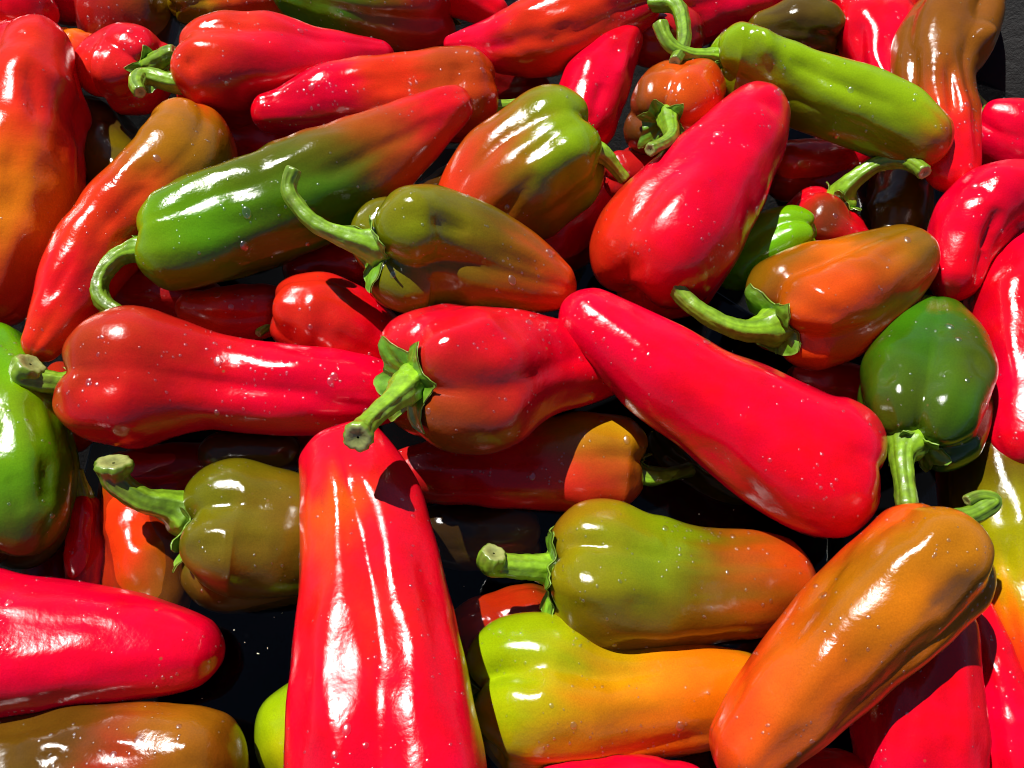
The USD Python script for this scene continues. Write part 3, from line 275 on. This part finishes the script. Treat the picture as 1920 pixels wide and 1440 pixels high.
('red_pepper', 'dark red wet pepper with a swollen shoulder and knobbed stem at left', (3, 0.6, 0.14), 0.9, [[-2061, 1832, 277, 221], [-1962, 1829, 271, 312], [-1764, 1842, 258, 339], [-1572, 1848, 245, 289], [-1359, 1838, 231, 239], [-1018, 1812, 209, 221], [-716, 1819, 190, 189], [-487, 1815, 176, 113]], [[-2046, 1818, 292, 65], [-2103, 1803, 322, 50], [-2171, 1799, 352, 54], [-2230, 1816, 382, 64], [-2209, 1845, 412, 68]], 91, 'R', [(-1760, 1840, 587, 'WN', 1), (-1621, 1899, 561, 'WN', 1), (-1775, 1588, 489, 'R', 1), (-1697, 1665, 526, 'R', 1), (-1096, 1699, 393, 'M', 1), (-829, 1700, 373, 'M', 1), (-1512, 1807, 480, 'WN', 1), (-1848, 1859, 582, 'BR', 1), (-1732, 1842, 587, 'WN', 1), (-1595, 1672, 472, 'WN', 1), (-1305, 1668, 380, 'R', 1)], 1, [[-1924, 1689, 527, -1698, 1691, 535, 51, -37], [-1461, 1757, 439, -801, 1703, 369, 48, -17], [-887, 1680, 371, -667, 1689, 306, 39, -15], [-1365, 1898, 462, -1279, 1889, 454, 73, -15]]),
('red_pepper', 'crimson pepper with a star shaped calyx and thick stem at the centre', (4, 0.1, 0.09), 0.9, [[-443, 1657, 617, 268], [-375, 1696, 562, 324], [-220, 1760, 459, 359], [-25, 1851, 370, 316], [177, 1915, 292, 258], [388, 1969, 214, 197], [609, 2035, 136, 117]], [[-430, 1645, 632, 81], [-450, 1583, 684, 71], [-481, 1514, 736, 50], [-538, 1423, 788, 42], [-571, 1348, 840, 41], [-580, 1285, 892, 56]], 246, 'R', [(-336, 1745, 798, 'M', 1), (-139, 1797, 801, 'R', 1), (-221, 1685, 799, 'R', 1), (-137, 1536, 682, 'WN', 1), (-170, 1510, 682, 'DB', 1), (-38, 1643, 706, 'R', 1), (-205, 1492, 676, 'WN', 1), (-249, 1451, 632, 'OL', 1), (-367, 1460, 579, 'BR', 1), (142, 1700, 569, 'R', 1), (40, 1751, 716, 'M', 1), (-399, 1515, 598, 'OL', 1), (-496, 1757, 635, 'R', 1)], 1, [[-342, 1490, 637, 24, 1564, 627, 49, -24], [-201, 1716, 809, 59, 1857, 679, 57, -13], [-25, 1518, 635, 55, 1580, 612, 40, 13], [161, 1850, 595, 312, 1845, 476, 47, -12]]),
('red_pepper', 'smooth scarlet pepper lying diagonally right of the centre', (3, 0.45, 0.09), 0.9, [[1581, 1339, 249, 229], [1493, 1365, 261, 306], [1357, 1401, 280, 332], [1061, 1578, 328, 304], [804, 1738, 369, 261], [567, 1919, 409, 227], [373, 2067, 441, 179], [256, 2177, 461, 110]], None, 0, 'M', [(1018, 1643, 608, 'M', 1), (811, 1589, 605, 'R', 1), (1222, 1156, 509, 'R', 1), (557, 1844, 630, 'M', 1)], 1, [[352, 1877, 569, 1119, 1166, 412, 66, -19], [1466, 1291, 564, 1295, 1285, 592, 53, -18], [567, 1810, 628, 1180, 1351, 608, 79, -9]]),
('red_pepper', 'scarlet pepper with a blunt tip pointing right at lower left', (3, 0.3, 0.07), 0.9, [[-2474, 667, 229, 243], [-2322, 652, 216, 305], [-2128, 640, 201, 302], [-1915, 641, 183, 281], [-1701, 644, 166, 248], [-1481, 634, 148, 202], [-1327, 623, 136, 153], [-1216, 618, 127, 99]], None, 0, 'M', [(-1450, 538, 317, 'M', 1), (-1937, 678, 425, 'M', 1)], 1, []),
('brown_pepper', 'wet chestnut brown pepper along the bottom left edge', (3, 0.2, 0.07), 0.9, [[-2377, 140, 116, 212], [-2174, 124, 128, 262], [-1916, 139, 145, 255], [-1595, 152, 165, 252], [-1316, 153, 183, 246], [-1145, 150, 193, 217], [-1038, 144, 200, 150]], None, 0, 'BD', [(-1738, 252, 387, 'BD', 1), (-1120, 244, 368, 'BD', 1), (-1301, 194, 420, 'BD', 1), (-1462, 114, 416, 'MR', 1), (-1229, 288, 393, 'TN', 1), (-1760, 170, 398, 'OD', 1)], 1, [[-1507, 256, 402, -1393, 234, 410, 28, 10], [-1691, 287, 366, -1576, 254, 395, 32, -10], [-1231, 251, 409, -1184, 227, 407, 32, 10], [-1877, 254, 351, -1808, 266, 369, 36, 12], [-1599, 213, 400, -1393, 214, 413, 20, -8], [-1760, 190, 398, -1668, 211, 392, 28, -10], [-1302, 135, 420, -1139, 183, 389, 31, -10]]),
('orange_brown_pepper', 'orange and brown pepper with a long white glint and curled stem', (3, 0.0, 0.1), 0.9, [[1777, 999, 566, 237], [1668, 911, 542, 286], [1508, 789, 506, 276], [1330, 650, 466, 245], [1153, 490, 422, 222], [999, 340, 382, 199], [887, 223, 350, 173], [801, 132, 326, 116]], [[1749, 1047, 581, 47], [1816, 1071, 587, 40], [1892, 1107, 593, 38], [1926, 1134, 599, 32], [1884, 1150, 605, 26], [1817, 1130, 611, 21]], 65, 'TN', [(1473, 936, 780, 'TN', 1), (1353, 754, 751, 'OL', 1), (1250, 666, 710, 'OL', 1), (1124, 571, 654, 'OL', 1), (1521, 684, 763, 'SC', 0.22), (1576, 723, 778, 'DB', 0.4), (1398, 894, 739, 'OL', 0.8), (1575, 867, 818, 'TN', 1), (1279, 743, 711, 'TN', 1), (1389, 668, 753, 'O', 1), (1179, 649, 670, 'OL', 1), (1081, 553, 633, 'TN', 1), (1156, 497, 671, 'O', 1), (1102, 706, 507, 'OR', 1), (900, 466, 507, 'OR', 1), (996, 343, 604, 'Y', 1), (969, 340, 595, 'O', 1), (1038, 334, 604, 'OL', 1), (1214, 470, 667, 'OR', 1), (1132, 396, 635, 'R', 1), (782, 259, 468, 'R', 1), (877, 218, 528, 'O', 1), (1580, 753, 792, 'TN', 1), (1453, 661, 754, 'O', 1), (1151, 438, 656, 'O', 1), (993, 578, 504, 'OR', 1), (903, 383, 552, 'OR', 1), (1414, 606, 729, 'O', 1), (1441, 1047, 547, 'OR', 1), (864, 329, 523, 'OR', 1), (975, 275, 569, 'R', 1)], 1, [[1370, 992, 531, 969, 480, 576, 51, -21], [1649, 779, 794, 1516, 657, 745, 42, -19], [1297, 542, 696, 1038, 334, 604, 38, -11], [1540, 1067, 653, 1465, 905, 792, 38, -17]]),
('red_pepper', 'big upright red pepper with its narrow tip at the centre of the picture', (4, 0.5, 0.1), 0.6, [[-376, -265, 505, 286], [-412, -76, 486, 352], [-451, 162, 465, 362], [-509, 519, 436, 334], [-566, 833, 414, 304], [-650, 1154, 392, 264], [-733, 1377, 378, 214], [-802, 1521, 369, 157]], None, 0, 'R', [(-694, 1090, 642, 'OR', 1), (-694, 1090, 642, 'O', 0.42), (-698, 1021, 647, 'OR', 0.48), (-645, 1208, 622, 'R', 1), (-499, 933, 661, 'M', 1), (-435, 947, 642, 'R', 1), (-657, 633, 714, 'R', 1), (-538, 687, 706, 'OR', 0.7), (-319, 622, 696, 'R', 1), (-591, 345, 765, 'M', 1), (-319, 221, 783, 'M', 1), (-624, 373, 759, 'R', 1), (-467, 263, 754, 'R', 1), (-714, 1289, 608, 'M', 1), (-284, 360, 755, 'R', 1)], 1, [[-819, 1049, 575, -453, 1013, 634, 85, -19], [-692, 493, 719, -349, 518, 733, 132, -17], [-730, 1214, 621, -556, 1201, 624, 64, 9], [-692, 1333, 595, -412, 407, 756, 70, -24], [-358, 961, 588, -207, 369, 706, 54, -15], [-748, 1208, 616, -715, 752, 665, 64, -9]]),
]
FLECKS = [(-1312, 763), (-1226, 739), (-1106, 639), (-1069, 662), (1043, 1293), (-1056, 795), (-1023, 814), (-1320, 454), (818, 1445), (878, 1272), (-428, 814), (-2066, 1181), (-217, 933), (96, 909), (-1171, 687)]
# ---- the tub and its water
X0, X1, Y0, Y1, ZB, ZT, TH = -.42, .46, -.26, .62, -.14, .10, .012
CORNER_X, CORNER_Y = 0.0369, 0.2650
def slab(x0, x1, y0, y1, z0, z1):
    return trimesh.creation.box(bounds=[[x0, y0, z0], [x1, y1, z1]])
tub = UsdGeom.Xform.Define(stage, '/World/wash_tub').GetPrim()
tag(tub, 'black plastic tub of water that holds all the peppers', 'tub')
from shapely.geometry import Polygon
level = Polygon([(X0, Y0), (X1, Y0), (X1, CORNER_Y), (CORNER_X, Y1), (X0, Y1)])       # the waterline
def ring_at(grow, z):
    p = np.array(level.buffer(grow, join_style=2).exterior.coords)[:-1]
    p = np.roll(p, -int(np.argmin(p.sum(1))), axis=0)
    return np.column_stack([p, np.full(len(p), z)])
foot = ring_at(ZB, ZB)
fl = trimesh.creation.extrude_polygon(Polygon(foot[:, :2]), TH, engine='earcut'); fl.apply_translation([0, 0, ZB - TH])
obj('tub_floor', fl, TUB, tub)
loop = [ring_at(ZB + .001, ZB), ring_at(ZT, ZT), ring_at(ZT + .03, ZT), ring_at(ZT + .03, ZT - .02), ring_at(ZT + .012, ZT - .02), ring_at(ZB + .012, ZB)]
nk = len(foot)
wv = np.concatenate(loop); wf = []
for i in range(6):
    for j in range(nk):
        wf.append([i * nk + j, i * nk + (j + 1) % nk, (i + 1) % 6 * nk + (j + 1) % nk, (i + 1) % 6 * nk + j])
obj('tub_wall', (wv, np.array(wf)), WALL, tub)
wx, wy = np.meshgrid(np.linspace(X0, X1, 160), np.linspace(Y0, Y1, 160), indexing='ij')
wz = .0009 * (meshkit.fbm(np.stack([wx * 30, wy * 30, 0 * wx], -1), 2, 3) - .5)
gi = np.arange(160 * 160).reshape(160, 160)
wv = np.stack([wx, wy, wz], -1).reshape(-1, 3); wq = np.stack([gi[:-1, :-1], gi[1:, :-1], gi[1:, 1:], gi[:-1, 1:]], -1).reshape(-1, 4)
import shapely
wq = wq[shapely.contains_xy(level.buffer(.004), *wv[wq].mean(1)[:, :2].T)]; keep = np.unique(wq); back = np.zeros(len(wv), int); back[keep] = np.arange(len(keep)); wv, wq = wv[keep], back[wq]
w = obj('water', (wv, wq), WATER, smooth=True)
tag(w, kind='structure')
gm = usdkit.material(stage, '/World/Looks/ground', {'p': ('principled_bsdf', {'base_color': (.16, .15, .14), 'roughness': .9})}, surface='p.BSDF')
g = obj('ground', slab(-6, 6, -6, 6, ZB - TH - .06, ZB - TH - .004), gm); tag(g, kind='structure')

# ---- the peppers
def sheet(V, nr, nt, thick, out):
    """closes an open dish of rings into a thin leaf"""
    W = V - out * thick
    F = grid_faces(nr, nt)
    j = np.arange(nt); a = (nr - 1) * nt + j; b = (nr - 1) * nt + (j + 1) % nt
    n = nr * nt
    rim = np.concatenate([np.stack([a, a + n, b + n], -1), np.stack([a, b + n, b], -1)])
    return np.vstack([V, W]), np.vstack([F, F[:, ::-1] + n, rim])

def make_stem(path, base, seed, nt=34):
    st = np.array([list(base)] + list(path), float)
    L, pos, rad = spine(st, 60)
    s = np.linspace(0, L, 56)
    C = pos(s); T, N, B = frames(C, (0.3, .2, 1))
    th = np.linspace(0, 2 * np.pi, nt, endpoint=False)
    R = rad(s)
    R = R * (1 + .16 * np.exp(-((L - s) / (1.1 * R[-1] + 1e-6)) ** 2) * .5)
    P = np.stack([np.cos(th)[None] * 1.5 + seed + 0 * s[:, None], np.sin(th)[None] * 1.5 + 0 * s[:, None], (s * 160)[:, None] + 0 * th[None]], -1)
    rr = R[:, None] * (1 + .045 * np.cos(5 * th + .6 * np.sin(th) + 1.5 * np.sin(s / L * 2.0 + seed)[:, None]) + .04 * np.cos(11 * th + seed)[None] + .30 * (meshkit.fbm(P, 3, seed) - .5))
    V = C[:, None] + N[:, None] * (rr * np.cos(th))[..., None] + B[:, None] * (rr * np.sin(th))[..., None]
    rows = [V]
    last = V[-1] - C[-1]
    for k, (q, d) in enumerate(((.93, .20), (.78, .27), (.58, .25), (.35, .15), (.08, .13))):
        rows.append((C[-1] + last * q + T[-1] * d * R[-1])[None])
    V = np.concatenate(rows).reshape(-1, 3)
    n = 56 + 5
    col = np.zeros((n, nt, 3)); u = np.concatenate([s / L, np.ones(5)])
    g0, g1, cut = np.array([.23, .46, .014]), np.array([.17, .29, .015]), np.array([.30, .33, .10])
    dark = .55 + .75 * meshkit.noise(np.array([[seed * 3.3, .5, .2]]))[0]
    col[:] = ((1 - u)[:, None] * g0 + u[:, None] * g1)[:, None] * dark
    streak = meshkit.noise(np.stack([np.cos(th) * 6, np.sin(th) * 6, 0 * th + seed], -1))
    col *= (.55 + .8 * streak)[None, :, None]
    brown = np.clip(meshkit.fbm(V.reshape(-1, 3) * 260, 3, seed + 3) * 1.6 - .85, 0, .7).reshape(n, nt, 1) * (.35 + .65 * u[:, None, None])
    col = col * (1 - brown) + brown * np.array([.16, .13, .04])
    col[-4:] = cut; col[-2:] = cut * .75
    return (V, grid_faces(n, nt)), col.reshape(-1, 3)

def make_calyx(V, info, radius, seed, nr=12):
    """a five to six pointed leafy collar lying on the shoulder round the stem"""
    nt = info['nt']; rows = V[:22 * nt].reshape(22, nt, 3)
    phi = np.linspace(-np.pi / 2, np.pi / 2, 22)
    k = 5 + seed % 2
    th = np.linspace(0, 2 * np.pi, nt, endpoint=False)
    rng = np.random.default_rng(seed)
    x = (th * k / (2 * np.pi) + rng.random()) % 1
    tri = np.abs(x * 2 - 1) ** 1.6
    per = np.repeat(.8 + .4 * rng.random(k), int(np.ceil(nt / k)))[:nt]
    q = radius / info['R'] * (.66 + .40 * tri * per)
    ph = np.arcsin(np.clip((q - .52) / .48, -.95, .93))
    out = np.zeros((nr, nt, 3))
    ax = info['T']
    for i, f in enumerate(np.linspace(0, 1, nr)):
        p = -np.pi / 2 + (ph + np.pi / 2) * f ** .8
        fi = (p + np.pi / 2) / np.pi * 21; i0 = np.clip(fi.astype(int), 0, 20); w = (fi - i0)[:, None]
        pt = rows[i0, np.arange(nt)] * (1 - w) + rows[i0 + 1, np.arange(nt)] * w
        a = ((pt - info['C']) @ ax)
        flat = np.minimum(a, info['cap'] * (.05 + .06 * f))
        lift = .0016 + .0011 * f * meshkit.noise(np.stack([th * 1.7, 0 * th + f * 2, 0 * th + seed], -1)) + .006 * max(0, f - .7) * (tri > .5) * tri + .0005 * np.cos(k * th * 2) * f
        out[i] = pt + ax * (flat - a - lift)[:, None]
    Vc, Fc = sheet(out.reshape(-1, 3), nr, nt, .0008, -ax[None])
    f = np.tile(np.repeat(np.linspace(0, 1, nr), nt), 2)[:, None]
    n = meshkit.noise(Vc * 700, seed)[:, None]
    col = (1 - f) * np.array([.22, .45, .014]) + f * np.array([.10, .25, .012])
    col = col * (.7 + .6 * n) + (f > .97) * np.array([.08, .06, .02])
    return (Vc, Fc), col

def skin_colour(V, base, pts, R, info, seed):
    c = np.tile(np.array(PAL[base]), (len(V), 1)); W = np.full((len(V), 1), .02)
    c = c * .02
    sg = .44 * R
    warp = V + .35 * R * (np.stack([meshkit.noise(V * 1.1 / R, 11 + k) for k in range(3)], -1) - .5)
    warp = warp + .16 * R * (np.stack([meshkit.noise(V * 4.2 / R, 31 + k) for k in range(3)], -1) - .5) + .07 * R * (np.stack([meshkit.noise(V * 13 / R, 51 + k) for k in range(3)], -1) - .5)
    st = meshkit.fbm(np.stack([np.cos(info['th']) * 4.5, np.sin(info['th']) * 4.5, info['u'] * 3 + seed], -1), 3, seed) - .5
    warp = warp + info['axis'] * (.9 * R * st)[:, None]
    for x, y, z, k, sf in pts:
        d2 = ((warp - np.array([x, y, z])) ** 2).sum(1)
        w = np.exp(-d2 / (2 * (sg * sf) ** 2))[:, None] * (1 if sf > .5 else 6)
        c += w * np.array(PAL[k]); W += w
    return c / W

drop_at = []
for i, (name, label, lobe, tip, stn, stem, cal, base, pts, dense, feats) in enumerate(PEPPERS):
    cat = 'pepper'
    x = UsdGeom.Xform.Define(stage, numbered('/World/' + name)); o = x.GetPrim()
    tag(o, label, cat, GROUP)
    stn = np.array(stn) / 1e4
    org = np.array([*stn[:, :2].mean(0), stn[:, 2].min()])
    x.AddTranslateOp().Set(Gf.Vec3d(*map(float, org)))
    V, F, info = body(stn, lobe, i + 1, tip, np.array(feats).reshape(-1, 8) / 1e4)
    R = stn[:, 3].max()
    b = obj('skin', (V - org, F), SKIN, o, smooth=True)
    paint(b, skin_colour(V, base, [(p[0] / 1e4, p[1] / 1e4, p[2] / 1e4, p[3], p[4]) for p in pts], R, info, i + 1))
    if stem:
        sm = np.array(stem) / 1e4
        root = np.concatenate([info['C'] + info['T'] * .25 * info['cap'], [sm[0, 3]]])
        (sv, sf), sc = make_stem(sm, root, i + 1)
        q = obj('stem', (sv - org, sf), STEM, o, smooth=True); paint(q, sc)
        (cv, cf), cc = make_calyx(V, info, cal / 1e4, i + 1)
        q = obj('calyx', (cv - org, cf), STEM, o, smooth=True); paint(q, cc)
    # places for drops of water
    if dense > 0:
        tri = V[F]; nn = np.cross(tri[:, 1] - tri[:, 0], tri[:, 2] - tri[:, 0]); ar = np.linalg.norm(nn, axis=1)
        nz = nn[:, 2] / np.maximum(ar, 1e-12)
        wgt = ar * np.clip(nz + .25, 0, 1) * (tri[:, :, 2].mean(1) > .002)
        if wgt.sum() > 0:
            rng = np.random.default_rng(900 + i)
            cl = np.clip(meshkit.fbm(tri.mean(1) * 70, 2, 77 + i) - .46, 0, 1)
            wgt = wgt * (cl + .012)
            k = int(wgt.sum() / 2 * 1.7e5 * dense * (.25 + 1.2 * rng.random()))
            for f in rng.choice(len(F), k, p=wgt / wgt.sum()):
                a, c2 = rng.random(2)
                if a + c2 > 1: a, c2 = 1 - a, 1 - c2
                pnt = tri[f, 0] + a * (tri[f, 1] - tri[f, 0]) + c2 * (tri[f, 2] - tri[f, 0])
                drop_at.append((pnt, nn[f] / ar[f], rng.random(3)))

# ---- drops of water standing on the skins
ico = trimesh.creation.icosphere(1)
hv, hf = np.array(ico.vertices), np.array(ico.faces)
vs, fs = [], []
for k, (pnt, n, q) in enumerate(drop_at):
    r = .00034 + .00045 * q[0] ** 2 + (.0016 * q[1] if q[2] > .92 else 0)
    t = np.cross(n, [0, 0, 1.0]) if abs(n[2]) < .98 else np.array([1.0, 0, 0]); t /= np.linalg.norm(t)
    bt = np.cross(n, t)
    e = 1 + .6 * (q[1] - .3)
    P = hv * np.array([r, r * e, r * .42])
    vs.append(pnt + P[:, :1] * t + P[:, 1:2] * bt + (P[:, 2:] + .0001) * n); fs.append(hf + k * len(hv))
d = obj('water_droplets', (np.vstack(vs), np.vstack(fs)), DROP, smooth=True)
tag(d, 'clear drops of rinse water scattered over the pepper skins', 'water drops', kind='stuff')
# ---- seeds and flecks floating in the gaps
PALE = usdkit.material(stage, '/World/Looks/pale_fleck', {'p': ('principled_bsdf', {'base_color': (.55, .50, .36), 'roughness': .3, 'coat_weight': .5})}, surface='p.BSDF')
rng = np.random.default_rng(5); vs, fs = [], []
for k, (x, y) in enumerate(FLECKS):
    r = rng.uniform(.00014, .00032); a = rng.uniform(0, 3.14)
    P = hv * np.array([r * rng.uniform(1.2, 2.6), r, r * .45]) * (1 + .3 * rng.uniform(-1, 1, (len(hv), 1)))
    P = np.column_stack([P[:, 0] * np.cos(a) - P[:, 1] * np.sin(a) + x / 1e4, P[:, 0] * np.sin(a) + P[:, 1] * np.cos(a) + y / 1e4, P[:, 2] + .0008])
    vs.append(P); fs.append(hf + k * len(hv))
fl = obj('floating_flecks', (np.vstack(vs), np.vstack(fs)), PALE, smooth=True)
tag(fl, 'pale seeds and flecks floating on the dark water between peppers', 'flecks', kind='stuff')
print('drops', len(drop_at))
